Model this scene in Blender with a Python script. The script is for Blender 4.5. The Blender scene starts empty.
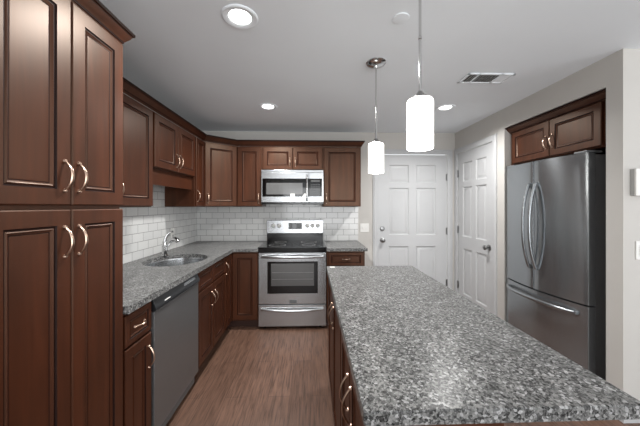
import bpy, bmesh, math, random
from mathutils import Vector, Matrix
random.seed(7)
SC = bpy.context.scene
COL = SC.collection
PI = math.pi

# ------------------------------------------------------------------ camera, world, lights, exposure
F_PX, YAW = 271.0, math.atan(9 / 271)
cam_d = bpy.data.cameras.new('camera')
cam_d.sensor_width = 36.0
cam_d.sensor_fit = 'HORIZONTAL'
cam_d.lens = F_PX / 640 * 36
cam_d.shift_y = -(213 - 206) / 640
cam_d.clip_start = 0.02
cam = bpy.data.objects.new('camera', cam_d)
COL.objects.link(cam)
cam.location = (0, 0, 1.39)
cam.rotation_euler = (PI / 2, 0, -YAW)
SC.camera = cam

world = bpy.data.worlds.new('world')
SC.world = world
world.use_nodes = True
world.node_tree.nodes['Background'].inputs[0].default_value = (0.93, 0.97, 1.0, 1)
world.node_tree.nodes['Background'].inputs[1].default_value = 1.0


def area(name, loc, rot, sx, sy, power, color=(1, 1, 1)):
    d = bpy.data.lights.new(name, 'AREA')
    d.shape = 'RECTANGLE'
    d.size, d.size_y, d.energy, d.color = sx, sy, power, color
    o = bpy.data.objects.new(name, d)
    COL.objects.link(o)
    o.location, o.rotation_euler = loc, rot
    return o


# added area lamps in two unseen window openings, tilted up to brighten the ceiling
area('added_window_fill', (1.1, -3.12, 1.25), (PI / 2 + math.radians(38), 0, 0), 4.2, 2.1, 98, (0.97, 0.985, 1.0))
area('added_side_fill', (3.95, -0.7, 1.35), (0, PI / 2 + math.radians(25), 0), 1.7, 2.4, 20, (0.97, 0.985, 1.0))

SC.view_settings.view_transform = 'Standard'
SC.view_settings.look = 'None'
SC.view_settings.gamma = 1.0
SC.view_settings.use_curve_mapping = False
SC.view_settings.exposure = 0.5

DOWNLIGHT_W = 15
PENDANT_E = 6.0


# ------------------------------------------------------------------ materials
def lin(c):
    return tuple((x / 255 / 12.92) if x / 255 <= 0.04045 else ((x / 255 + 0.055) / 1.055) ** 2.4 for x in c) + (1,)


class NT:
    def __init__(s, name):
        s.m = bpy.data.materials.new(name)
        s.m.use_nodes = True
        s.t = s.m.node_tree
        s.b = s.t.nodes['Principled BSDF']

    def n(s, typ, **kw):
        nd = s.t.nodes.new(typ)
        for k, v in kw.items():
            setattr(nd, k, v)
        return nd

    def l(s, a, b):
        s.t.links.new(a, b)

    def pos(s, scale=(1, 1, 1), world=True, order=None):
        if world:
            g = s.n('ShaderNodeNewGeometry').outputs['Position']
        else:
            g = s.n('ShaderNodeTexCoord').outputs['Object']
        if order:
            sp = s.n('ShaderNodeSeparateXYZ')
            s.l(g, sp.inputs[0])
            cb = s.n('ShaderNodeCombineXYZ')
            for i, a in enumerate(order):
                if a is not None:
                    s.l(sp.outputs[a], cb.inputs[i])
            g = cb.outputs[0]
        mp = s.n('ShaderNodeMapping')
        mp.inputs['Scale'].default_value = scale
        s.l(g, mp.inputs['Vector'])
        return mp

    def ramp(s, fac, stops, interp='LINEAR'):
        r = s.n('ShaderNodeValToRGB')
        r.color_ramp.interpolation = interp
        e = r.color_ramp.elements
        while len(e) < len(stops):
            e.new(0.5)
        for el, (p, c) in zip(e, stops):
            el.position = p
            el.color = c
        s.l(fac, r.inputs[0])
        return r

    def mix(s, fac, a, b, typ='MIX'):
        m = s.n('ShaderNodeMix', data_type='RGBA', blend_type=typ)
        for sock, v in ((m.inputs[0], fac), (m.inputs[6], a), (m.inputs[7], b)):
            if hasattr(v, 'links'):
                s.l(v, sock)
            else:
                sock.default_value = v
        return m.outputs[2]

    def bump(s, h, strength, dist):
        b = s.n('ShaderNodeBump')
        b.inputs['Strength'].default_value = strength
        b.inputs['Distance'].default_value = dist
        s.l(h, b.inputs['Height'])
        s.l(b.outputs[0], s.b.inputs['Normal'])


def mat(name, col, rough=0.5, metal=0.0, noise=0.04, scale=6.0, coat=0.0, spec=0.5):
    """plain paint / plastic / metal with a faint procedural variation"""
    k = NT(name)
    nz = k.n('ShaderNodeTexNoise')
    nz.inputs['Scale'].default_value = scale
    nz.inputs['Detail'].default_value = 3
    k.l(k.pos().outputs[0], nz.inputs['Vector'])
    c = lin(col)
    d = tuple(max(0, x * (1 - noise)) for x in c[:3]) + (1,)
    u = tuple(min(1, x * (1 + noise)) for x in c[:3]) + (1,)
    r = k.ramp(nz.outputs['Fac'], [(0.3, d), (0.7, u)])
    k.l(r.outputs[0], k.b.inputs['Base Color'])
    k.b.inputs['Roughness'].default_value = rough
    k.b.inputs['Metallic'].default_value = metal
    k.b.inputs['Coat Weight'].default_value = coat
    k.b.inputs['Specular IOR Level'].default_value = spec
    return k.m


def brushed(name, col, rough, axis_scale, metal=1.0, aniso=0.0):
    k = NT(name)
    nz = k.n('ShaderNodeTexNoise')
    nz.inputs['Scale'].default_value = 1.0
    nz.inputs['Detail'].default_value = 4
    k.l(k.pos(axis_scale).outputs[0], nz.inputs['Vector'])
    c = lin(col)
    r = k.ramp(nz.outputs['Fac'], [(0.3, tuple(x * .985 for x in c[:3]) + (1,)), (0.7, tuple(min(1, x * 1.015) for x in c[:3]) + (1,))])
    k.l(r.outputs[0], k.b.inputs['Base Color'])
    rr = k.n('ShaderNodeMapRange')
    rr.inputs['To Min'].default_value = rough * 0.98
    rr.inputs['To Max'].default_value = rough * 1.02
    k.l(nz.outputs['Fac'], rr.inputs[0])
    k.l(rr.outputs[0], k.b.inputs['Roughness'])
    k.b.inputs['Metallic'].default_value = metal
    if aniso:
        k.b.inputs['Anisotropic'].default_value = aniso
        k.b.inputs['Anisotropic Rotation'].default_value = 0.25
        tg = k.n('ShaderNodeTangent', direction_type='RADIAL', axis='Z')
        k.l(tg.outputs[0], k.b.inputs['Tangent'])
    return k.m


def emit(name, col, strength):
    k = NT(name)
    k.b.inputs['Base Color'].default_value = lin((235, 235, 232))
    k.b.inputs['Emission Color'].default_value = lin(col)
    k.b.inputs['Emission Strength'].default_value = strength
    k.b.inputs['Roughness'].default_value = 0.3
    return k.m


def wood_mat():
    k = NT('cherry_stained_wood')
    mp = k.pos((26, 26, 2.2), world=False)
    nz = k.n('ShaderNodeTexNoise')
    nz.inputs['Scale'].default_value = 1.0
    nz.inputs['Detail'].default_value = 6
    nz.inputs['Distortion'].default_value = 0.6
    k.l(mp.outputs[0], nz.inputs['Vector'])
    r = k.ramp(nz.outputs['Fac'], [(0.25, lin((54, 26, 15))), (0.55, lin((66, 33, 19))), (0.8, lin((78, 40, 24)))])
    n2 = k.n('ShaderNodeTexNoise')
    n2.inputs['Scale'].default_value = 2.3
    k.l(k.pos(world=False).outputs[0], n2.inputs['Vector'])
    r2 = k.ramp(n2.outputs['Fac'], [(0.3, (0.82, 0.82, 0.82, 1)), (0.7, (1.12, 1.12, 1.12, 1))])
    k.l(k.mix(1.0, r.outputs[0], r2.outputs[0], 'MULTIPLY'), k.b.inputs['Base Color'])
    k.b.inputs['Roughness'].default_value = 0.40
    k.b.inputs['Specular IOR Level'].default_value = 0.55
    k.b.inputs['Specular Tint'].default_value = (1.0, 0.76, 0.58, 1)
    k.bump(nz.outputs['Fac'], 0.08, 0.001)
    return k.m


def granite_mat():
    k = NT('speckled_grey_granite')
    mp = k.pos((1, 1, 1))
    nz = k.n('ShaderNodeTexNoise')
    nz.inputs['Scale'].default_value = 40
    nz.inputs['Detail'].default_value = 4
    k.l(mp.outputs[0], nz.inputs['Vector'])
    wv = k.mix(0.012, mp.outputs[0], nz.outputs['Color'], 'ADD')
    v = k.n('ShaderNodeTexVoronoi')
    v.inputs['Scale'].default_value = 150
    k.l(wv, v.inputs['Vector'])
    sp = k.n('ShaderNodeSeparateColor')
    k.l(v.outputs['Color'], sp.inputs[0])
    a = k.ramp(sp.outputs[0], [(0.0, lin((34, 34, 34))), (0.17, lin((86, 86, 86))), (0.45, lin((130, 130, 129))),
                               (0.72, lin((160, 160, 158))), (0.92, lin((205, 205, 205)))], 'CONSTANT')
    v2 = k.n('ShaderNodeTexVoronoi')
    v2.inputs['Scale'].default_value = 360
    k.l(wv, v2.inputs['Vector'])
    sp2 = k.n('ShaderNodeSeparateColor')
    k.l(v2.outputs['Color'], sp2.inputs[0])
    b = k.ramp(sp2.outputs[1], [(0.0, lin((46, 46, 46))), (0.2, lin((106, 106, 105))), (0.6, lin((147, 147, 145))), (0.9, lin((215, 215, 215)))], 'CONSTANT')
    m = k.mix(0.30, a.outputs[0], b.outputs[0])
    n3 = k.n('ShaderNodeTexNoise')
    n3.inputs['Scale'].default_value = 14
    n3.inputs['Detail'].default_value = 5
    k.l(mp.outputs[0], n3.inputs['Vector'])
    r3 = k.ramp(n3.outputs['Fac'], [(0.3, (.58, .578, .578, 1)), (0.7, (.82, .817, .817, 1))])
    k.l(k.mix(1.0, m, r3.outputs[0], 'MULTIPLY'), k.b.inputs['Base Color'])
    k.b.inputs['Roughness'].default_value = 0.28
    k.b.inputs['Specular IOR Level'].default_value = 0.10
    return k.m


def tile_mat(name, order):
    k = NT(name)
    mp = k.pos((1, 1, 1), order=order)
    mp.inputs['Location'].default_value = (0.02, -0.914, 0)
    bt = k.n('ShaderNodeTexBrick')
    bt.offset = 0.5
    bt.inputs['Scale'].default_value = 1.0
    bt.inputs['Brick Width'].default_value = 0.155
    bt.inputs['Row Height'].default_value = 0.0775
    bt.inputs['Mortar Size'].default_value = 0.0019
    bt.inputs['Mortar Smooth'].default_value = 0.1
    bt.inputs['Color1'].default_value = lin((214, 214, 212))
    bt.inputs['Color2'].default_value = lin((205, 205, 204))
    bt.inputs['Mortar'].default_value = lin((105, 105, 105))
    k.l(mp.outputs[0], bt.inputs['Vector'])
    k.l(bt.outputs['Color'], k.b.inputs['Base Color'])
    r = k.ramp(bt.outputs['Fac'], [(0.0, (0.12,) * 3 + (1,)), (1.0, (0.7,) * 3 + (1,))])
    k.l(r.outputs[0], k.b.inputs['Roughness'])
    inv = k.n('ShaderNodeMath', operation='SUBTRACT')
    inv.inputs[0].default_value = 1.0
    k.l(bt.outputs['Fac'], inv.inputs[1])
    k.bump(inv.outputs[0], 0.25, 0.001)
    return k.m


def floor_mat():
    k = NT('brown_plank_flooring')
    mp = k.pos((1, 1, 1), order=(1, 0, None))
    bt = k.n('ShaderNodeTexBrick')
    bt.offset = 0.37
    bt.inputs['Scale'].default_value = 1.0
    bt.inputs['Brick Width'].default_value = 1.22
    bt.inputs['Row Height'].default_value = 0.155
    bt.inputs['Mortar Size'].default_value = 0.0012
    bt.inputs['Color1'].default_value = lin((94, 69, 56))
    bt.inputs['Color2'].default_value = lin((108, 81, 67))
    bt.inputs['Mortar'].default_value = lin((70, 50, 42))
    k.l(mp.outputs[0], bt.inputs['Vector'])
    nz = k.n('ShaderNodeTexNoise')
    nz.inputs['Scale'].default_value = 1.0
    nz.inputs['Detail'].default_value = 7
    nz.inputs['Roughness'].default_value = 0.62
    nz.inputs['Distortion'].default_value = 0.5
    k.l(k.pos((72, 4.5, 1)).outputs[0], nz.inputs['Vector'])
    r = k.ramp(nz.outputs['Fac'], [(0.34, (0.42, 0.39, 0.37, 1)), (0.5, (0.95, 0.95, 0.95, 1)), (0.72, (1.4, 1.42, 1.44, 1))])
    k.l(k.mix(0.9, bt.outputs['Color'], r.outputs[0], 'MULTIPLY'), k.b.inputs['Base Color'])
    k.b.inputs['Roughness'].default_value = 0.42
    k.bump(nz.outputs['Fac'], 0.1, 0.001)
    return k.m


M = dict(
    wood=wood_mat(),
    glaze_shade=mat('dark_glaze_and_shade', (34, 16, 11), 0.55, spec=0.15),  # glaze in the door grooves, painted shadow lines on the crowns
    granite=granite_mat(),
    floor=floor_mat(),
    tileX=tile_mat('white_subway_tile_rear', (0, 2, None)),
    tileY=tile_mat('white_subway_tile_side', (1, 2, None)),
    wall=mat('warm_grey_wall_paint', (196, 193, 188), 0.75, noise=0.015, scale=3),
    ceiling=mat('white_ceiling_paint', (238, 243, 247), 0.85, noise=0.012, scale=2),
    white=mat('white_door_paint', (192, 193, 194), 0.4, noise=0.01),
    plate=mat('white_plastic_plate', (228, 227, 223), 0.35, noise=0.01),
    grey_plastic=mat('grey_plastic', (172, 172, 170), 0.5),
    steel=brushed('brushed_stainless_steel', (178, 180, 182), 0.25, (4, 4, 260), 0.9),
    steel_v=brushed('dark_brushed_stainless_steel', (158, 162, 165), 0.22, (2, 2, 160), 0.85, 0.85),
    steel_dw=brushed('satin_stainless_steel', (134, 135, 136), 0.36, (4, 4, 240), 0.75),
    chrome=mat('polished_chrome', (205, 205, 205), 0.1, 1.0, 0.01),
    nickel=mat('satin_nickel', (186, 160, 142), 0.28, 1.0, 0.02),
    grey_nickel=mat('brushed_nickel', (150, 150, 150), 0.3, 1.0, 0.02),
    black=mat('black_gloss_plastic', (14, 14, 15), 0.16, noise=0.05),
    black_glass=mat('black_glass', (9, 9, 10), 0.05, noise=0.02),
    console=mat('charcoal_plastic', (30, 31, 33), 0.3, noise=0.05),
    dark_side=mat('dark_grey_appliance_side', (100, 101, 103), 0.45),
    screen=mat('grey_oven_window', (92, 92, 92), 0.12, noise=0.05),
    rack=mat('oven_rack_wire', (140, 140, 140), 0.4, 0.6),
    key=mat('pale_key_print', (84, 84, 84), 0.5),
    toe_wood=mat('dark_wood_toe_kick', (60, 33, 23), 0.6),  # the toe kicks' own dark wood colour
    vent_dark=mat('dark_duct', (62, 62, 62), 0.8),
    shade=emit('lit_white_glass', (255, 251, 244), PENDANT_E),
    lens=emit('lit_downlight_lens', (255, 252, 247), 5.0),
    mortar=mat('island_end_panel', (70, 38, 26), 0.4),
)


# ------------------------------------------------------------------ mesh helpers
class MB:
    def __init__(s, mats):
        s.bm = bmesh.new()
        s.mats = mats if isinstance(mats, (list, tuple)) else [mats]

    def _mi(s, faces, mi):
        for f in faces:
            f.material_index = mi

    def box(s, x0, x1, y0, y1, z0, z1, bev=0.0, mi=0, seg=2):
        r = bmesh.ops.create_cube(s.bm, size=1.0)
        vs = r['verts']
        for v in vs:
            v.co = Vector(((x0 + x1) / 2 + v.co.x * (x1 - x0), (y0 + y1) / 2 + v.co.y * (y1 - y0), (z0 + z1) / 2 + v.co.z * (z1 - z0)))
        fs = set(f for v in vs for f in v.link_faces)
        s._mi(fs, mi)
        if bev > 0:
            es = list(set(e for v in vs for e in v.link_edges))
            bmesh.ops.bevel(s.bm, geom=es, offset=bev, segments=seg, profile=0.5, affect='EDGES', material=-1)
        return s

    def prism(s, poly, axis, a0, a1, mi=0, bev=0.0):
        """poly: 2D points; axis: extrude axis 'x','y','z' (the poly lies in the other two, in order)"""
        def P(p, a):
            if axis == 'x':
                return Vector((a, p[0], p[1]))
            if axis == 'y':
                return Vector((p[0], a, p[1]))
            return Vector((p[0], p[1], a))
        A = [s.bm.verts.new(P(p, a0)) for p in poly]
        B = [s.bm.verts.new(P(p, a1)) for p in poly]
        fs = [s.bm.faces.new(A), s.bm.faces.new(B[::-1])]
        n = len(poly)
        for i in range(n):
            fs.append(s.bm.faces.new((A[i], B[i], B[(i + 1) % n], A[(i + 1) % n])))
        s._mi(fs, mi)
        bmesh.ops.recalc_face_normals(s.bm, faces=fs)
        if bev > 0:
            es = list(set(e for f in fs[:2] for e in f.edges))
            bmesh.ops.bevel(s.bm, geom=es, offset=bev, segments=2, profile=0.5, affect='EDGES', material=-1)
        return s

    def tube(s, pts, rad, n=10, mi=0, flat=1.0, side=None):
        """rad: number or list; flat scales the radius along `side`"""
        pts = [Vector(p) for p in pts]
        if not isinstance(rad, (list, tuple)):
            rad = [rad] * len(pts)
        rings = []
        up = Vector(side) if side else None
        for i, p in enumerate(pts):
            t = (pts[min(i + 1, len(pts) - 1)] - pts[max(i - 1, 0)]).normalized()
            ref = up if up is not None else (Vector((0, 0, 1)) if abs(t.z) < 0.9 else Vector((1, 0, 0)))
            u = (ref - t * ref.dot(t)).normalized()
            if up is None:
                up = u
            w = t.cross(u)
            rings.append([s.bm.verts.new(p + rad[i] * (u * flat * math.cos(2 * PI * k / n) + w * math.sin(2 * PI * k / n))) for k in range(n)])
        fs = []
        for a, b in zip(rings[:-1], rings[1:]):
            for k in range(n):
                fs.append(s.bm.faces.new((a[k], a[(k + 1) % n], b[(k + 1) % n], b[k])))
        fs.append(s.bm.faces.new(rings[0][::-1]))
        fs.append(s.bm.faces.new(rings[-1]))
        s._mi(fs, mi)
        bmesh.ops.recalc_face_normals(s.bm, faces=fs)
        return s

    def lathe(s, prof, c=(0, 0, 0), axis=(0, 0, 1), n=32, mi=0, caps=True):
        """prof: (radius, height along axis)"""
        ax = Vector(axis).normalized()
        u = ax.orthogonal().normalized()
        w = ax.cross(u)
        c = Vector(c)
        rings, fs = [], []
        for r, h in prof:
            if r < 1e-6:
                rings.append([s.bm.verts.new(c + ax * h)])
            else:
                rings.append([s.bm.verts.new(c + ax * h + r * (u * math.cos(2 * PI * k / n) + w * math.sin(2 * PI * k / n))) for k in range(n)])
        for a, b in zip(rings[:-1], rings[1:]):
            for k in range(n):
                k2 = (k + 1) % n
                if len(a) == 1 and len(b) == 1:
                    continue
                if len(a) == 1:
                    fs.append(s.bm.faces.new((a[0], b[k2], b[k])))
                elif len(b) == 1:
                    fs.append(s.bm.faces.new((a[k], a[k2], b[0])))
                else:
                    fs.append(s.bm.faces.new((a[k], a[k2], b[k2], b[k])))
        if caps:
            if len(rings[0]) > 1:
                fs.append(s.bm.faces.new(rings[0][::-1]))
            if len(rings[-1]) > 1:
                fs.append(s.bm.faces.new(rings[-1]))
        s._mi(fs, mi)
        bmesh.ops.recalc_face_normals(s.bm, faces=fs)
        return s

    def rings(s, x0, x1, z0, z1, yf, prof, mis=None, close=True):
        """nested rectangles in the xz plane: prof = (inset, depth from yf)"""
        R = []
        for ins, d in prof:
            R.append([s.bm.verts.new((x, yf + d, z)) for x, z in
                      ((x0 + ins, z0 + ins), (x1 - ins, z0 + ins), (x1 - ins, z1 - ins), (x0 + ins, z1 - ins))])
        fs = []
        for i, (a, b) in enumerate(zip(R[:-1], R[1:])):
            for k in range(4):
                f = s.bm.faces.new((a[k], a[(k + 1) % 4], b[(k + 1) % 4], b[k]))
                f.material_index = mis[i] if mis else 0
                fs.append(f)
        fs.append(s.bm.faces.new(R[-1]))
        return R[0], fs

    def sweep(s, prof, path, mi=0, dark=()):
        """prof: (out, z) closed polygon; path: (x, y) polyline, 'out' is to the right of travel"""
        P = [Vector(p).to_2d() for p in path]
        nr = []
        for i in range(len(P) - 1):
            d = (P[i + 1] - P[i]).normalized()
            nr.append(Vector((d.y, -d.x)))
        secs = []
        for i, p in enumerate(P):
            if i == 0:
                m = nr[0]
            elif i == len(P) - 1:
                m = nr[-1]
            else:
                m = (nr[i - 1] + nr[i])
                m = m / (m.dot(nr[i]))
            secs.append([s.bm.verts.new((p.x + m.x * o, p.y + m.y * o, z)) for o, z in prof])
        n = len(prof)
        fs = []
        for a, b in zip(secs[:-1], secs[1:]):
            for k in range(n):
                f = s.bm.faces.new((a[k], b[k], b[(k + 1) % n], a[(k + 1) % n]))
                f.material_index = 1 if k in dark else mi
                fs.append(f)
        fs.append(s.bm.faces.new(secs[0]))
        fs.append(s.bm.faces.new(secs[-1][::-1]))
        s._mi(fs[-2:], mi)
        bmesh.ops.recalc_face_normals(s.bm, faces=fs)
        return s

    def plate_with_hole(s, outer, hole, z0, z1, mi=0):
        vo = [s.bm.verts.new((x, y, z0)) for x, y in outer]
        vh = [s.bm.verts.new((x, y, z0)) for x, y in hole] if hole else []
        es = []
        for L in (vo, vh):
            for i in range(len(L)):
                es.append(s.bm.edges.new((L[i], L[(i + 1) % len(L)])))
        r = bmesh.ops.triangle_fill(s.bm, edges=es, use_beauty=True)
        fs = [g for g in r['geom'] if isinstance(g, bmesh.types.BMFace)]
        bmesh.ops.recalc_face_normals(s.bm, faces=fs)
        ex = bmesh.ops.extrude_face_region(s.bm, geom=fs)
        for v in [g for g in ex['geom'] if isinstance(g, bmesh.types.BMVert)]:
            v.co.z = z1
        bmesh.ops.recalc_face_normals(s.bm, faces=s.bm.faces)
        return s

    def build(s, name, parent=None, smooth=35):
        me = bpy.data.meshes.new(name)
        bm = s.bm
        bm.normal_update()
        for f in bm.faces:
            f.smooth = True
        for e in bm.edges:
            if len(e.link_faces) != 2 or e.calc_face_angle(0) > math.radians(smooth):
                e.smooth = False
        bm.to_mesh(me)
        bm.free()
        for m in s.mats:
            me.materials.append(M[m])
        o = bpy.data.objects.new(name, me)
        COL.objects.link(o)
        wn = o.modifiers.new('weighted_normal', 'WEIGHTED_NORMAL')
        wn.keep_sharp = True
        wn.weight = 90
        if parent:
            o.parent = parent
        return o


def thing(name, label, cat, loc=(0, 0, 0), rot=0.0, group=None):
    o = bpy.data.objects.new(name, None)
    o.empty_display_size = 0.05
    COL.objects.link(o)
    o.location = loc
    o.rotation_euler = (0, 0, math.radians(rot))
    return tag(o, label, cat, group)


def tag(o, label, cat, group=None):
    o['label'] = label
    o['category'] = cat
    if group:
        o['group'] = group
    return o


def struct(mb, name, parent=None):
    o = mb.build(name, parent)
    if not parent:
        o['kind'] = 'structure'
    return o


def copy_tree(o, parent=None):
    c = o.copy()
    COL.objects.link(c)
    if parent:
        c.parent = parent
    for ch in list(o.children):
        copy_tree(ch, c)
    return c


# ------------------------------------------------------------------ room shell
XL, XR, YB, ZC = -1.545, 2.01, 3.72, 2.405
YR, XE = -3.2, 4.0           # living-room end behind the camera
YN = 1.68                    # wall return beside the fridge
AL0, AL1, ALX, ALZ = 1.782, 2.752, 2.80, 2.20    # fridge alcove

struct(MB('floor').box(XL - .1, XE + .1, YR - .1, YB + .1, -.06, 0), 'floor')
struct(MB('ceiling').box(XL - .1, XE + .1, YR - .1, YB + .1, ZC, ZC + .06), 'ceiling')
struct(MB('wall').box(XL - .1, XL, YR - .1, YB + .1, 0, ZC), 'wall_left')
D1a, D1b, DZ = 0.922, 1.90, 2.105     # door_1 opening (rear wall)
w = MB('wall')
w.box(XL, D1a - .02, YB, YB + .1, 0, ZC)
w.box(D1a - .02, D1b + .02, YB, YB + .1, DZ + .02, ZC)
w.box(D1b + .02, XR + .1, YB, YB + .1, 0, ZC)
struct(w, 'wall_rear')
D2a, D2b = 2.928, 3.648               # door_2 opening (right wall)
w = MB('wall')
w.box(XR, XR + .1, D2b + .02, YB, 0, ZC)
w.box(XR, XR + .1, D2a - .02, D2b + .02, DZ + .02, ZC)
w.box(XR, XR + .1, AL1, D2a - .02, 0, ZC)
w.box(XR, ALX, AL0, AL1, ALZ, ZC)
w.box(XR + .1, ALX, AL1, AL1 + .08, 0, ZC)
w.box(ALX, ALX + .1, YN, AL1 + .08, 0, ZC)
w.box(XR, ALX, YN, AL0, 0, ZC)
struct(w, 'wall_right')
struct(MB('wall').box(ALX + .1, XE, YN, YN + .1, 0, ZC), 'wall_return')
w = MB('wall')
w.box(XE, XE + .1, YR, YN + .1, 0, .45)
w.box(XE, XE + .1, YR, YN + .1, 2.2, ZC)
w.box(XE, XE + .1, YR, -2.0, .45, 2.2)
w.box(XE, XE + .1, .6, YN + .1, .45, 2.2)
struct(w, 'wall_east')
w = MB('wall')
w.box(XL, XE, YR - .1, YR, 0, .15)
w.box(XL, XE, YR - .1, YR, 2.3, ZC)
w.box(XL, -1.1, YR - .1, YR, .15, 2.3)
w.box(3.3, XE, YR - .1, YR, .15, 2.3)
struct(w, 'wall_front')
w = MB('white')
for x in (-1.1, 0.35, 1.8, 3.26):
    w.box(x, x + .05, YR - .07, YR - .02, .15, 2.3)
w.box(-1.1, 3.3, YR - .07, YR - .02, .15, .2)
w.box(-1.1, 3.3, YR - .07, YR - .02, 2.25, 2.3)
struct(w, 'added_window_1')  # unseen window frame, added to let light in from behind
w = MB('white')
for y in (-2.0, -.72, .55):
    w.box(XE + .02, XE + .07, y, y + .05, .45, 2.2)
w.box(XE + .02, XE + .07, -2.0, .6, .45, .5)
w.box(XE + .02, XE + .07, -2.0, .6, 2.15, 2.2)
struct(w, 'added_window_2')  # second unseen window, added on the side for more light

# tiled splashback
t = MB('tileY')
t.box(XL, XL + .008, 1.312, YB, .90, 1.72)
struct(t, 'wall_left_tiles')
t = MB('tileX')
t.box(XL + .008, 0.648, YB - .008, YB, .90, 1.45)
struct(t, 'wall_rear_tiles')


def casing(name, a, b, ztop, place):
    """door casing with a stepped profile; place maps (along, out, z)"""
    prof = [(0, 0), (0, .012), (.012, .018), (.05, .018), (.058, .012), (.068, .012), (.068, 0)]
    m = MB('white')
    secs = []
    for (al, zz, dx, dz) in ((a, 0.0, -1, 0), (a, ztop, -1, 1), (b, ztop, 1, 1), (b, 0.0, 1, 0)):
        secs.append([m.bm.verts.new(place(al + dx * p, o, zz + dz * p)) for p, o in prof])
    n = len(prof)
    for s0, s1 in zip(secs[:-1], secs[1:]):
        for k in range(n):
            m.bm.faces.new((s0[k], s1[k], s1[(k + 1) % n], s0[(k + 1) % n]))
    m.bm.faces.new(secs[0])
    m.bm.faces.new(secs[-1])
    # jamb lining
    bmesh.ops.recalc_face_normals(m.bm, faces=m.bm.faces)
    return struct(m, name)


casing('trim_1', D1a, D1b, DZ, lambda a, o, z: (a, YB - o, z))
casing('trim_2', D2a, D2b, DZ, lambda a, o, z: (XR - o, a, z))


def six_panel(w, h, th=.035):
    """door slab in local coordinates: x 0..w, front face at y=0 looking to -y, z 0..h"""
    m = MB('white')
    st, mid = .155 * w / .97, .105 * w / .97
    x = [0, st, (w - mid) / 2, (w + mid) / 2, w - st, w]
    k = h / 2.03
    z = [0, .22, .82, .98, 1.63, 1.70, 1.95, h]
    for i in range(5):
        for j in range(7):
            if i in (1, 3) and j in (1, 3, 5):
                m.rings(x[i], x[i + 1], z[j], z[j + 1], 0,
                        [(0, 0), (.010, .011), (.020, .012), (.024, .0115), (.046, .003), (.050, .003)])
            else:
                m.bm.faces.new([m.bm.verts.new(p) for p in ((x[i], 0, z[j]), (x[i + 1], 0, z[j]), (x[i + 1], 0, z[j + 1]), (x[i], 0, z[j + 1]))])
    bmesh.ops.remove_doubles(m.bm, verts=m.bm.verts, dist=1e-5)
    A = [m.bm.verts.new(p) for p in ((0, .0005, 0), (w, .0005, 0), (w, .0005, h), (0, .0005, h))]
    B = [m.bm.verts.new(p) for p in ((0, th, 0), (w, th, 0), (w, th, h), (0, th, h))]
    for i in range(4):
        m.bm.faces.new((A[i], A[(i + 1) % 4], B[(i + 1) % 4], B[i]))
    m.bm.faces.new(B[::-1])
    return m


def hinge(parent, x, z):
    m = MB('grey_nickel')
    m.lathe([(0, -.05), (.007, -.05), (.007, .05), (0, .05)], (x, -.008, z), n=12)
    m.box(x - .016, x + .016, -.003, .001, z - .045, z + .045)
    m.build('hinge', parent)


def knob(parent, name, x, z, lock=False):
    m = MB('grey_nickel')
    if lock:
        m.lathe([(0, 0), (.031, 0), (.031, .010), (.026, .016), (.012, .018), (.012, .026), (0, .026)], (x, 0, z), (0, -1, 0))
    else:
        m.lathe([(0, 0), (.033, 0), (.033, .006), (.026, .010), (.012, .014), (.012, .034), (.022, .040), (.028, .050), (.027, .060), (.018, .067), (0, .069)],
                (x, 0, z), (0, -1, 0))
    m.build(name, parent)


d1 = six_panel(D1b - D1a - .008, DZ - .015).build('door_1')
d1['kind'] = 'structure'
d1.location = (D1a + .004, YB + .004, .01)
knob(d1, 'door_knob', .062, .908)
knob(d1, 'deadbolt', .062, 1.068, True)
for z in (.31, 1.03, 1.78):
    hinge(d1, D1b - D1a - .008, z)
d2 = six_panel(D2b - D2a - .008, DZ - .015).build('door_2')
d2['kind'] = 'structure'
d2.location = (XR + .004, D2b - .004, .01)
d2.rotation_euler = (0, 0, -PI / 2)
knob(d2, 'door_knob', D2b - D2a - .075, .91)
for z in (.31, 1.06, 1.82):
    hinge(d2, 0.0, z)


def baseboard(name, path):
    m = MB('white')
    m.sweep([(0, 0), (.013, 0), (.013, .075), (.009, .09), (0, .095)], path)
    struct(m, name)


baseboard('baseboard_rear', [(.64, YB), (D1a - .07, YB)])
baseboard('baseboard_right', [(XR, D2a - .07), (XR, AL1 + .002)])
baseboard('baseboard_return', [(XR, AL0 - .002), (XR, YN), (XE, YN)])


# ------------------------------------------------------------------ cabinet parts (local: x 0..w, front at y=0 looking to -y)
DT = .020   # door thickness


def door_mesh(x0, x1, z0, z1, frame=.055):
    m = MB(['wood', 'glaze_shade'])
    f = min(frame, (x1 - x0) * .24, (z1 - z0) * .30)
    prof = [(0, DT), (0, .004), (.004, 0), (f, 0), (f + .003, .005), (f + .007, .005), (f + .011, .002), (f + .019, .008), (f + .022, .0085), (f + .024, .0075)]
    mis = [0, 0, 0, 1, 1, 0, 0, 1, 0]
    a, fs = m.rings(x0, x1, z0, z1, -DT, prof, mis)
    m.bm.faces.new(a[::-1])
    bmesh.ops.recalc_face_normals(m.bm, faces=m.bm.faces)
    return m


def slab_front(x0, x1, z0, z1):
    """shallow drawer front: thin frame, one raised field"""
    m = MB(['wood', 'glaze_shade'])
    f = .028
    prof = [(0, DT), (0, .004), (.004, 0), (f, 0), (f + .003, .005), (f + .006, .005), (f + .010, .002), (f + .016, .007), (f + .018, .0065)]
    a, fs = m.rings(x0, x1, z0, z1, -DT, prof, [0, 0, 0, 1, 1, 0, 0, 1])
    m.bm.faces.new(a[::-1])
    bmesh.ops.recalc_face_normals(m.bm, faces=m.bm.faces)
    return m


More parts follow.
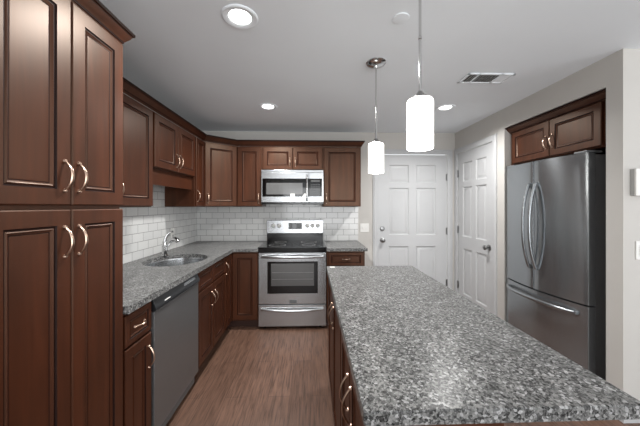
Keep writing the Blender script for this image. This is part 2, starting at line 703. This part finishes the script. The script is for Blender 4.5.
def pull(parent, x, z, L=.115, horiz=False, proj=.027, label='arched satin nickel pull'):
    m = MB('nickel')
    pts, rad = [], []
    N = 14
    for i in range(N + 1):
        t = -1 + 2 * i / N
        y = -DT - .002 - proj * (1 - abs(t) ** 2.2)
        a = t * L / 2
        pts.append((x + a, y, z) if horiz else (x, y, z + a))
        rad.append(.0032 + .0012 * (1 - t * t))
    m.tube(pts, rad, 8, flat=1.35, side=(0, 0, 1) if horiz else (1, 0, 0))
    for sg in (-1, 1):
        c = (x + sg * L / 2, -DT, z) if horiz else (x, -DT, z + sg * L / 2)
        m.lathe([(0, -.002), (.0075, -.002), (.0065, .004), (.0045, .008), (0, .009)], c, (0, -1, 0), 12)
    o = m.build('handle', parent)
    o['label'] = label
    return o


def carcass(parent, w, d, z0, z1, name='body'):
    m = MB('wood')
    m.box(0, w, 0, d, z0, z1, .0015, seg=1)
    return m.build(name, parent)


def toe(parent, x0, x1, d):
    m = MB('toe_wood')
    m.box(x0, x1, .07, d, 0, .10)
    return m.build('toe_kick', parent)


def door(parent, x0, x1, z0, z1, hx=None, hz=None, L=.115, frame=.055):
    o = door_mesh(x0, x1, z0, z1, frame).build('door', parent)
    if hx is not None:
        pull(o, hx, hz, L)
    return o


def drawer(parent, x0, x1, z0, z1, handle=True):
    o = slab_front(x0, x1, z0, z1).build('drawer', parent)
    if handle:
        pull(o, (x0 + x1) / 2, (z0 + z1) / 2, .078, True, .022)
    return o


CROWN = [(0, 0), (.005, 0), (.008, .008), (.012, .010), (.013, .017), (.020, .026), (.030, .040), (.036, .052), (.037, .056), (.044, .058), (.045, .070), (0, .070)]


# ---- tall pantry (left foreground)
P0, P1 = .745, 1.306
XBF = -.90                 # carcass front of the left base run
t = thing('pantry_cabinet', 'tall four door cherry pantry cabinet at the left foreground', 'cabinet', (XBF, P0, 0), 90)
pw = P1 - P0
carcass(t, pw, XBF - XL - .004, .10, 2.165)
toe(t, 0, pw, XBF - XL - .004)
mid = 1.028 - P0
for z0, z1, hz in ((.115, 1.377, 1.262), (1.393, 2.145, 1.498)):
    door(t, .004, mid - .002, z0, z1, mid - .030, hz, .106, .056)
    door(t, mid + .002, pw - .004, z0, z1, mid + .030, hz, .106, .056)
m = MB(['wood', 'glaze_shade'])
m.sweep([(o, z + 2.150) for o, z in CROWN], [(0, 0), (pw, 0), (pw, .266)], dark=(0, 3, 7, 9))  # dark faces paint shadow lines into the crown
m.build('crown', t)

# ---- upper cabinets, left wall (fronts look to +X)
XUF, DU, ZU0, ZU1 = -1.228, .305, 1.383, 2.130
UG = 'wall cabinets with arched pulls'
t = thing('wall_cabinet', 'cherry wall cabinet directly beside the tall pantry, full height doors', 'cabinet', (XUF, 1.310, ZU0), 90)
w_ = .818
carcass(t, w_, DU, 0, ZU1 - ZU0)
door(t, .008, .406, .006, ZU1 - ZU0 - .012, .374, .115)
door(t, .412, .806, .006, ZU1 - ZU0 - .012, .438, .115)

ZS = 1.690
t = thing('wall_cabinet', 'short two door cherry wall cabinet with plain valance board over the sink', 'cabinet', (XUF, 2.130, ZS), 90)
w_ = .763
carcass(t, w_, DU, 0, ZU1 - ZS)
door(t, .012, .379, .006, ZU1 - ZS - .012, .350, .105)
door(t, .385, .752, .006, ZU1 - ZS - .012, .414, .105)
MB('wood').box(0, w_, .022, .042, 1.560 - ZS, 0, .001).build('valance', t)

t = thing('wall_cabinet', 'narrow cherry wall cabinet between the sink valance and the angled corner cabinet', 'cabinet', (XUF, 2.895, ZU0), 90)
w_ = .243
carcass(t, w_, DU, 0, ZU1 - ZU0)
door(t, .010, w_ - .008, .006, ZU1 - ZU0 - .012, .034, .115, frame=.045)

# ---- diagonal corner cabinet
YUF = 3.398
ya, xb = 3.140, -.920        # angled front from (XUF, ya) to (xb, YUF)
fw = math.hypot(xb - XUF, YUF - ya)
AG = math.atan2(YUF - ya, xb - XUF)
t = thing('corner_wall_cabinet', 'angled cherry wall cabinet across the room corner above the tiles', 'cabinet', (XUF, ya, ZU0), math.degrees(AG))
m = MB('wood')
Rm = Matrix.Rotation(-AG, 2)
pg = [Rm @ (Vector(p) - Vector((XUF, ya))) for p in ((XUF, ya), (xb, YUF), (xb, YB - .012), (XL + .012, YB - .012), (XL + .012, ya))]
m.prism([tuple(p) for p in pg], 'z', 0, ZU1 - ZU0)
m.build('body', t)
door(t, .012, fw - .012, .006, ZU1 - ZU0 - .012, .042, .095, .10)

# ---- upper cabinets, rear wall
DB = YB - .010 - YUF
xs1, xs2, xs3 = -.607, .152, .628
t = thing('wall_cabinet', 'single door cherry wall cabinet just left of the microwave', 'cabinet', (xb, YUF, ZU0), 0)
w_ = xs1 - xb
carcass(t, w_, DB, 0, ZU1 - ZU0)
door(t, .012, w_ - .012, .006, ZU1 - ZU0 - .012, w_ - .040, .10)

ZM = 1.836
t = thing('wall_cabinet', 'low two door cherry wall cabinet directly above the microwave', 'cabinet', (xs1, YUF, ZM), 0)
w_ = xs2 - xs1
carcass(t, w_, DB, 0, ZU1 - ZM)
door(t, .012, w_ / 2 - .004, .008, ZU1 - ZM - .014, w_ / 2 - .034, .10, .10, .05)
door(t, w_ / 2 + .004, w_ - .012, .008, ZU1 - ZM - .014, w_ / 2 + .034, .10, .10, .05)

t = thing('wall_cabinet', 'wide single door cherry wall cabinet right of the microwave, end of the row', 'cabinet', (xs2, YUF, ZU0), 0)
w_ = xs3 - xs2
carcass(t, w_, DB, 0, ZU1 - ZU0)
door(t, .012, w_ - .016, .006, ZU1 - ZU0 - .012, .040, .10)

m = MB(['wood', 'glaze_shade'])
m.sweep([(o, z + ZU1 + .003) for o, z in CROWN], [(XUF, 1.312 + .047), (XUF, ya), (xb, YUF), (xs3, YUF), (xs3, YB - .004)], dark=(0, 3, 7, 9))  # some faces coloured dark as the moulding's shadow lines
tag(m.build('crown_moulding'), 'stepped cherry crown moulding running along the tops of the wall cabinets', 'moulding')

# ---- base cabinets
ZB = .874
dbd = XBF - XL - .012
t = thing('base_cabinet', 'narrow cherry base cabinet with one drawer between pantry and dishwasher', 'cabinet', (XBF, 1.308, 0), 90)
w_ = .228
carcass(t, w_, dbd, .10, ZB)
toe(t, 0, w_, dbd)
drawer(t, .010, w_ - .008, .710, .862)
door(t, .010, w_ - .008, .112, .698, w_ - .034, .572)

YS0, YS1 = 2.150, 2.812
t = thing('sink_cabinet', 'cherry sink base cabinet right of the dishwasher with two false drawers', 'cabinet', (XBF, YS0, 0), 90)
w_ = YS1 - YS0
carcass(t, w_, dbd, .10, .66)
toe(t, 0, w_, dbd)
MB('wood').box(0, w_, 0, .02, .66, ZB).build('front_rail', t)
for a, b, hx in ((.010, w_ / 2 - .003, w_ / 2 - .034), (w_ / 2 + .003, w_ - .008, w_ / 2 + .034)):
    drawer(t, a, b, .710, .862, False)
    door(t, a, b, .112, .698, hx, .565)

# L shaped corner cabinet with folding door
YBF = 3.080
t = thing('corner_base_cabinet', 'cherry corner base cabinet with folded L shaped door beside the stove', 'cabinet', (XBF, YS1 + .002, 0), 90)
m = MB('wood')
wl = YBF - YS1 - .002
dd = -.594 - XBF
m.prism([(0, 0), (wl, 0), (wl, -dd), (YB - .012 - YS1, -dd), (YB - .012 - YS1, dbd), (0, dbd)], 'z', .10, ZB)
m.build('body', t)
m = MB('toe_wood')
m.prism([(0, .07), (wl + .07, .07), (wl + .07, -dd), (YB - .02 - YS1, -dd), (YB - .02 - YS1, dbd), (0, dbd)], 'z', 0, .10)
m.build('toe_kick', t)
door(t, .010, wl - DT - .001, .112, .862, .036, .735)
o = door_mesh(DT + .001, dd - .008, .112, .862).build('door', t)
o.location = (wl, 0, 0)
o.rotation_euler = (0, 0, -PI / 2)

t = thing('base_cabinet', 'cherry base cabinet with single top drawer right of the stove', 'cabinet', (.178, YBF, 0), 0)
w_ = .437
dbb = YB - .012 - YBF
carcass(t, w_, dbb, .10, ZB)
toe(t, 0, w_, dbb)
drawer(t, .022, w_ - .020, .715, .862)
door(t, .022, w_ - .020, .112, .700, .05, .58)

# ---- countertops
SX, SY, SA, SB = -1.195, 2.455, .250, .285
hole = [(SX + SA * math.cos(2 * PI * k / 48), SY + SB * math.sin(2 * PI * k / 48)) for k in range(48)]
XC, YC = -.862, 3.040
m = MB('granite')
m.plate_with_hole([(XL + .010, 1.3115), (XC, 1.3115), (XC, YC), (-.592, YC), (-.592, YB - .010), (XL + .010, YB - .010)], hole, .878, .914)
tag(m.build('countertop', smooth=50), 'L shaped speckled grey granite countertop holding the sink', 'countertop')
m = MB('granite')
m.box(.174, .640, YC, YB - .010, .878, .914, .003)
tag(m.build('countertop'), 'short granite countertop right of the stove under the light switch', 'countertop')

# ---- sink
t = thing('sink', 'oval stainless steel undermount sink in the granite counter', 'sink', (SX, SY, .70))
m = MB('steel')
n = 48
rings = []
for k, zz in ((1.06, .1775), (1.0, .1770), (.985, .165), (.95, .05), (.88, .012), (.70, .002), (.12, 0)):
    rings.append([m.bm.verts.new((SA * k * math.cos(2 * PI * i / n), SB * k * math.sin(2 * PI * i / n), zz)) for i in range(n)])
for a, b in zip(rings[:-1], rings[1:]):
    for i in range(n):
        m.bm.faces.new((a[i], a[(i + 1) % n], b[(i + 1) % n], b[i]))
m.bm.faces.new(rings[-1])
bo = m.build('bowl', t)
so = bo.modifiers.new('wall', 'SOLIDIFY')
so.thickness = .002
so.offset = -1
MB('chrome').lathe([(0, .003), (.028, .003), (.040, .006), (.043, .002), (.043, 0), (0, 0)], (0, 0, .001)).build('drain', t)

# ---- faucet
t = thing('faucet', 'chrome single lever pull out faucet behind the sink', 'faucet', (-1.395, 2.635, .914))
m = MB('chrome')
m.lathe([(0, 0), (.030, 0), (.030, .006), (.024, .014), (.022, .10), (.023, .125), (.018, .140), (0, .145)])
m.build('base', t)
m = MB('chrome')
m.tube([(.004, -.002, .04), (.020, -.004, .085), (.040, -.008, .12), (.062, -.012, .146), (.082, -.016, .160)],
       [.013, .013, .013, .014, .016], 14)
m.build('spout', t)
m = MB('chrome')
m.tube([(.080, -.016, .159), (.103, -.020, .163), (.126, -.024, .154), (.136, -.026, .138)], [.017, .0205, .022, .019], 16)
m.build('spray_head', t)
m = MB('chrome')
m.tube([(0, 0, .135), (.003, .004, .165), (.014, .012, .195), (.036, .024, .222), (.058, .036, .232)], [.016, .013, .010, .0085, .0065], 12, flat=1.2, side=(0, 1, 0))
m.build('lever', t)

# ---- dishwasher
t = thing('dishwasher', 'stainless steel dishwasher with black control strip under the left counter', 'dishwasher', (-.895, 1.540, 0), 90)
w_ = .604
MB('dark_side').box(.004, w_ - .004, .012, .60, .02, .872).build('body', t)
m = MB('steel_dw')
m.box(.004, w_ - .004, -.020, .012, .105, .796, .004)
m.build('door', t)
m = MB('console')
m.prism([(.012, .799), (-.022, .799), (-.030, .806), (-.029, .822), (-.012, .866), (.012, .868)], 'x', .004, w_ - .004, bev=.003)
c = m.build('control_strip', t)
m = MB('plate')
m.prism([(-.0265, .832), (-.0285, .8275), (-.0225, .8275), (-.0205, .832)], 'x', .10, .165)
m.build('badge', c)
m = MB('steel')
m.prism([(-.0240, .838), (-.0175, .855), (-.0135, .855), (-.0200, .838)], 'x', .36, .54)
m.build('button_strip', c)
MB('toe_wood').box(.004, w_ - .004, .055, .08, .0, .100).build('toe_kick', t)

# ---- range
t = thing('range', 'stainless steel electric range with black glass cooktop', 'stove', (-.588, 3.060, 0))
w_ = .757
MB('dark_side').box(.002, w_ - .002, .032, .62, .03, .895).build('body', t)
for lx in (.06, w_ - .06):
    for ly in (.07, .56):
        MB('black').lathe([(0, 0), (.018, 0), (.018, .004), (.012, .006), (.012, .03), (0, .03)], (lx, ly, 0), n=16).build('leg', t)
m = MB(['steel', 'black_glass'])
m.box(0, w_, 0, .03, .285, .862, .004)
od = m.build('oven_door', t)
MB('black_glass').box(.098, .665, -.003, .002, .405, .765, .002).build('window_surround', od)
MB('screen').box(.140, .622, -.0045, .0, .492, .742, .001).build('oven_window', od)
rk = MB('rack')
for zz in (.565, .64):
    rk.box(.150, .612, -.006, -.004, zz, zz + .004)
rk.build('oven_rack', od)
m = MB('steel')
pts = [(.035 + (w_ - .07) * i / 16, -.012 - .042 * (1 - abs(-1 + i / 8) ** 4), .822) for i in range(17)]
m.tube(pts, .0125, 12, flat=1.25, side=(0, 0, 1))
for x in (.035, w_ - .035):
    m.box(x - .014, x + .014, -.018, .002, .808, .836, .003)
m.build('oven_handle', od)
MB('dark_side').box(.345, .428, -.004, .001, .296, .334, .002).build('badge', od)
m = MB('steel')
m.box(0, w_, 0, .03, .035, .275, .004)
dr = m.build('storage_drawer', t)
m = MB('steel')
pts = [(.03 + (w_ - .06) * i / 16, -.010 - .028 * (1 - abs(-1 + i / 8) ** 3), .232 - .012 * (1 - abs(-1 + i / 8) ** 2)) for i in range(17)]
m.tube(pts, .012, 12, flat=1.2, side=(0, 0, 1))
m.build('drawer_handle', dr)
m = MB('black')
m.box(-.008, w_ + .008, -.018, .585, .9165, .9275, .004)
m.box(.0, w_, -.006, .585, .868, .9165, .002)
ct = m.build('cooktop', t)
for bx, by, r in ((.19, .17, .10), (.56, .17, .08), (.20, .43, .075), (.56, .43, .10)):
    m = MB('grey_plastic')
    m.lathe([(r - .003, .9278), (r, .9278), (r, .9281), (r - .003, .9281), (r - .003, .9278)], (bx, by, 0), caps=False, n=40)
    m.build('burner_ring', ct)
m = MB('black')
m.box(.0, w_ - .008, .585, .64, .900, 1.040, .004)
bg = m.build('backguard_lower', t)
m = MB('steel')
m.prism([(.570, 1.030), (.575, 1.195), (.590, 1.200), (.640, 1.200), (.640, 1.030)], 'x', .0, w_ - .006, bev=.004)
bp = m.build('control_panel', t)
MB('black_glass').box(.288, .468, .566, .575, 1.080, 1.165, .002).build('display', bp)
for x0, x1 in ((.298, .340), (.392, .458)):
    m = MB(['black', 'key'])
    m.box(x0, x1, .5635, .5665, 1.088, 1.157)
    for i in range(3):
        for j in range(3):
            m.box(x0 + .004 + i * (x1 - x0 - .004) / 3, x0 + (i + 1) * (x1 - x0 - .004) / 3, .5628, .5636, 1.096 + j * .022, 1.106 + j * .022, mi=1)
    m.build('display_keys', bp)
for x in (.088, .162, .540, .608, .680):
    m = MB(['plate', 'grey_nickel'])
    m.lathe([(0, 0), (.029, 0), (.029, .004), (.022, .006)], (x, .5735, 1.128), (0, -1, 0), mi=1, caps=False)
    m.lathe([(.022, .004), (.021, .020), (.018, .024), (0, .024)], (x, .5735, 1.128), (0, -1, 0), mi=0, caps=False)
    m.box(x - .004, x + .004, .542, .552, 1.110, 1.146, .001, mi=0)
    m.build('knob', bp)

# ---- microwave
t = thing('microwave', 'stainless steel over the range microwave with paper tags on its front', 'microwave', (-.602, 3.300, 1.412))
w_ = .754
H = .416
MB('dark_side').box(.002, w_ - .002, .034, YB - .012 - 3.300, .0, H).build('body', t)
m = MB('steel')
m.box(0, .575, 0, .033, .024, H - .030, .003)
md = m.build('door', t)
MB('black_glass').box(.014, .575, -.003, .002, .092, .312, .002).build('window_surround', md)
MB('screen').box(.062, .500, -.0045, 0, .118, .258, .001).build('window_mesh', md)
m = MB('chrome')
m.tube([(.553, -.006, .045), (.553, -.034, .065), (.553, -.040, .12), (.553, -.042, .20), (.553, -.040, .28), (.553, -.034, .335), (.553, -.006, .352)], .0105, 12)
m.build('handle', md)
m = MB(['steel', 'black_glass'])
m.box(.578, w_, 0, .033, .024, H - .030, .003)
m.box(.580, w_ - .018, -.003, .002, .092, .312, .002, mi=1)
cp = m.build('control_panel', t)
m = MB('key')
for i in range(4):
    for j in range(6):
        m.box(.600 + i * .030, .618 + i * .030, -.004, -.002, .112 + j * .024, .122 + j * .024)
m.box(.600, .708, -.004, -.002, .272, .294)
m.build('keypad', cp)
m = MB(['steel', 'black'])
m.box(0, w_, 0, .033, H - .028, H, .003)
m.build('vent_grille', t)
m = MB('black')
m.box(.0, w_, .004, .033, .0, .022, .003)
m.build('base_trim', t)
MB('plate').box(.352, .405, -.007, -.0045, .030, .128).build('energy_tag', md)
tp = MB('plate')
tp.prism([(.455, .030), (.500, .030), (.552, .130), (.520, .130)], 'y', -.0068, -.0050)
tp.build('paper_tag', md)

# ---- island
IX0, IX1, IY0, IY1 = .122, .806, .622, 2.140
m = MB('granite')
r = .008
pg = []
for cx, cy, a0 in ((IX0 + r, IY0 + r, 180), (IX1 - r, IY0 + r, 270), (IX1 - r, IY1 - r, 0), (IX0 + r, IY1 - r, 90)):
    for k in range(6):
        a = math.radians(a0 + 90 * k / 5)
        pg.append((cx + r * math.cos(a), cy + r * math.sin(a)))
m.prism(pg, 'z', .878, .914, bev=.004)
tag(m.build('island_countertop'), 'large speckled grey granite island countertop in the foreground', 'countertop')
XI = .154
YA = 1.222
for nm, lab, y0, y1 in (('island_cabinet', 'two door cherry island cabinet at the near end of the island', .662, YA - .001),
                        ('island_cabinet', 'two door cherry island cabinet at the far end nearer the stove', YA + .001, 2.110)):
    t = thing(nm, lab, 'cabinet', (XI, y1, 0), -90)
    w_ = y1 - y0
    carcass(t, w_, .330, .10, .876)
    toe(t, 0, w_, .325)
    door(t, .010, w_ / 2 - .003, .112, .862, w_ / 2 - .036, .715, .126)
    door(t, w_ / 2 + .003, w_ - .010, .112, .862, w_ / 2 + .036, .715, .126)
m = MB('plate')
m.box(.147, .185, 2.085, 2.118, .9145, .9155)
tag(m.build('paper_sticker'), 'tiny white paper sticker on the far left corner of the island top', 'sticker')

# ---- fridge cabinet and refrigerator (fronts look to -X)
XFC = 2.082
t = thing('fridge_cabinet', 'two door cherry cabinet built in above the refrigerator', 'cabinet', (XFC, AL1 - .003, 1.812), -90)
w_ = AL1 - AL0 - .006
carcass(t, w_, .58, 0, 2.150 - 1.812)
door(t, .030, .464, .010, .322, .434, .135, .11, .05)
door(t, .470, .888, .010, .322, .500, .135, .11, .05)
m = MB(['wood', 'glaze_shade'])
m.sweep([(o * 1.5, z * .9 + 2.132 - 1.812) for o, z in CROWN], [(0, 0), (w_, 0)], dark=(0, 3, 7, 9))  # shadow lines painted on the dark faces here too
m.build('crown', t)

YF1 = 2.738
XF = 2.016
t = thing('refrigerator', 'stainless steel french door refrigerator with bottom freezer in the wall alcove', 'refrigerator', (XF, YF1, 0), -90)
fw_ = .832
BUL = .058


def fy(x):
    return -BUL * (1 - (2 * (x - fw_ / 2) / fw_) ** 2)


def fridge_panel(x0, x1, z0, z1, mname):
    mb = MB(mname)
    N = 14
    xs = [x0 + (x1 - x0) * i / N for i in range(N + 1)]
    r_ = .010
    poly = [(x0, .055)]
    for i, x in enumerate(xs):
        e = 0.0
        if i == 0 or i == N:
            e = r_
        poly.append((x, fy(x) + e))
        if i == 0:
            poly.append((x + r_ * .35, fy(x) + r_ * .3))
        if i == N - 1:
            pass
    poly.insert(len(poly) - 1, (x1 - r_ * .35, fy(x1) + r_ * .3))
    poly.append((x1, .055))
    # drop points that would fold back near the rounded edges
    mb.prism(poly, 'z', z0, z1, bev=0)
    return mb


MB('dark_side').box(.012, fw_ - .012, .062, .74, .02, 1.770, .004).build('body', t)
lx = .411
da = fridge_panel(0, lx, .664, 1.782, 'steel_v').build('door', t)
db = fridge_panel(lx + .006, fw_, .664, 1.782, 'steel_v').build('door', t)
fd = fridge_panel(0, fw_, .075, .652, 'steel_v').build('freezer_drawer', t)
for par, hx in ((da, lx - .032), (db, lx + .040)):
    m = MB('steel_v')
    y0 = fy(hx)
    pts, rad = [], []
    for i in range(19):
        u = -1 + i / 9
        pts.append((hx, y0 - .014 - .058 * (1 - abs(u) ** 2.4), 1.215 + u * .365))
        rad.append(.0125)
    m.tube(pts, rad, 12, flat=1.15, side=(1, 0, 0))
    for zz in (.855, 1.575):
        m.box(hx - .012, hx + .012, y0 - .020, y0 + .004, zz - .02, zz + .02, .004)
    m.build('handle', par)
m = MB('steel_v')
pts = []
for i in range(19):
    u = -1 + i / 9
    x = fw_ / 2 + u * .345
    pts.append((x, fy(x) - .016 - .030 * (1 - abs(u) ** 6), .588 + .0 * u))
m.tube(pts, .0135, 12, flat=1.15, side=(0, 0, 1))
for u in (-1, 1):
    x = fw_ / 2 + u * .345
    m.box(x - .016, x + .016, fy(x) - .022, fy(x) + .004, .574, .602, .004)
m.build('freezer_handle', fd)
for x in (.06, fw_ - .06):
    MB('dark_side').box(x - .05, x + .05, .0, .12, 1.7825, 1.800, .005).build('hinge_cover', t)
MB('black').box(.02, fw_ - .02, .02, .70, 0, .07).build('kick_grille', t)


# ---- pendants
def pendant(label, x, y, drop_top):
    t = thing('pendant_lamp', label, 'pendant lamp', (x, y, ZC), 0, 'pendant lamps over the island')
    MB('chrome').lathe([(0, 0), (.068, 0), (.070, -.006), (.062, -.016), (.040, -.024), (.014, -.028), (.010, -.042), (0, -.042)], n=40).build('canopy', t)
    m = MB('chrome')
    m.lathe([(0, -.03), (.0058, -.03), (.0058, -.30), (.0075, -.302), (.0075, -.312), (.0058, -.314), (.0058, drop_top + .03), (0, drop_top + .03)], n=14)
    m.build('rod', t)
    m = MB('grey_nickel')
    m.lathe([(0, drop_top + .034), (.010, drop_top + .034), (.018, drop_top + .020), (.026, drop_top + .014), (.028, drop_top + .002), (0, drop_top + .002)], n=24)
    m.build('socket_cap', t)
    m = MB('shade')
    h_ = .208
    m.lathe([(.0, drop_top), (.044, drop_top), (.050, drop_top - .003), (.053, drop_top - .010), (.053, drop_top - h_ + .002), (.052, drop_top - h_), (.049, drop_top - h_), (.049, drop_top - .02), (0, drop_top - .02)], n=48, caps=False)
    m.build('lamp_shade', t)
    d = bpy.data.lights.new('pendant_bulb', 'POINT')
    d.energy, d.shadow_soft_size, d.color = 0.5, .05, (1, .97, .93)
    o = bpy.data.objects.new('pendant_bulb', d)
    COL.objects.link(o)
    o.parent = t
    o.location = (0, 0, drop_top - h_ - .03)
    return t


pendant('white glass pendant lamp hanging nearer the camera, its canopy out of view', .459, 1.127, 1.838 - ZC)
pendant('farther white glass pendant lamp with nickel ceiling canopy in view', .459, 1.900, 1.832 - ZC)


# ---- recessed lights
def downlight(label, x, y):
    t = thing('recessed_light', label, 'ceiling light', (x, y, ZC), 0, 'recessed ceiling lights')
    MB('ceiling').lathe([(.059, -.001), (.070, -.007), (.088, -.008), (.094, -.004), (.095, 0), (.059, 0), (.059, -.001)], n=48, caps=False).build('trim_ring', t)
    MB('lens').lathe([(0, -.003), (.054, -.003), (.058, -.002), (.058, -.0005), (0, -.0005)], n=40, caps=False).build('lens', t)
    d = bpy.data.lights.new('downlight', 'AREA')
    d.shape, d.size, d.energy, d.color = 'DISK', .12, DOWNLIGHT_W, (1, .99, .97)
    d.spread = math.radians(150)
    o = bpy.data.objects.new('downlight', d)
    COL.objects.link(o)
    o.parent = t
    o.location = (0, 0, -.012)
    return t


downlight('recessed ceiling light nearest the camera, left of the pendants', -.381, 1.469)
downlight('recessed ceiling light above the floor in front of the stove', -.438, 2.781)
downlight('recessed ceiling light in front of the two white doors', 1.385, 2.749)

m = MB('ceiling')
m.lathe([(0, -.006), (.040, -.006), (.0435, -.004), (.0435, 0), (0, 0)], (.485, 1.449, ZC), caps=False)
tag(m.build('sprinkler_cover'), 'small round white cover plate on the ceiling beside the near pendant', 'ceiling cover')

# ---- ceiling register
t = thing('ceiling_vent', 'white rectangular ceiling air vent with dark louvre sections', 'vent', (1.385, 2.105, ZC))
fr = MB('ceiling')
hw, hd = .185, .080
for a in ((-hw, hw, -hd, -hd + .018), (-hw, hw, hd - .018, hd), (-hw, -hw + .02, -hd, hd), (hw - .02, hw, -hd, hd), (-.098, -.084, -hd, hd), (.074, .095, -hd, hd)):
    fr.box(a[0], a[1], a[2], a[3], -.008, 0, .002, seg=1)
fr.build('frame', t)
MB('vent_dark').box(-hw + .005, .09, -hd + .005, hd - .005, -.0025, -.0005).build('backing', t)
MB('ceiling').box(.09, hw - .005, -hd + .005, hd - .005, -.0045, -.0005).build('side_plate', t)
for i in range(3):
    MB('grey_plastic').box(-.16 + i * .022, -.157 + i * .022, -hd + .018, hd - .018, -.0065, -.0025).build('slat', t)
for i in range(6):
    MB('grey_plastic').box(-.068 + i * .024, -.065 + i * .024, -hd + .018, hd - .018, -.0065, -.0025).build('slat', t)


# ---- wall plates
t = thing('light_switch', 'white double light switch plate on the wall left of the far door', 'light switch', (.738, YB, 1.030))
MB('plate').box(-.060, .060, -.007, 0, 0, .118, .003).build('plate', t)
for x in (-.025, .025):
    MB('plate').box(x - .006, x + .006, -.016, -.006, .047, .071, .002).build('toggle', t)
t = thing('outlet', 'white outlet on the tiled wall beyond the faucet', 'outlet', (XL + .008, 3.06, 1.03), 90)
MB('plate').box(-.036, .036, -.006, 0, 0, .116, .003).build('plate', t)
for z in (.030, .074):
    MB('grey_plastic').box(-.014, .014, -.0075, -.005, z - .012, z + .012, .001).build('socket', t)
t = thing('thermostat', 'boxy white wall control on the wall right of the refrigerator', 'wall control', (2.135, YN, 1.455))
MB('grey_plastic').box(-.080, .080, -.024, 0, 0, .172, .004).build('housing', t)
MB('plate').box(-.082, .082, -.036, -.024, 0, .172, .003).build('cover', t)
t = thing('switch_plate', 'white switch plate low under the wall control at the right edge', 'light switch', (2.150, YN, 1.045))
MB('plate').box(-.060, .060, -.007, 0, 0, .118, .003).build('plate', t)
for x in (-.025, .025):
    MB('plate').box(x - .016, x + .016, -.010, -.006, .026, .092, .002).build('rocker', t)
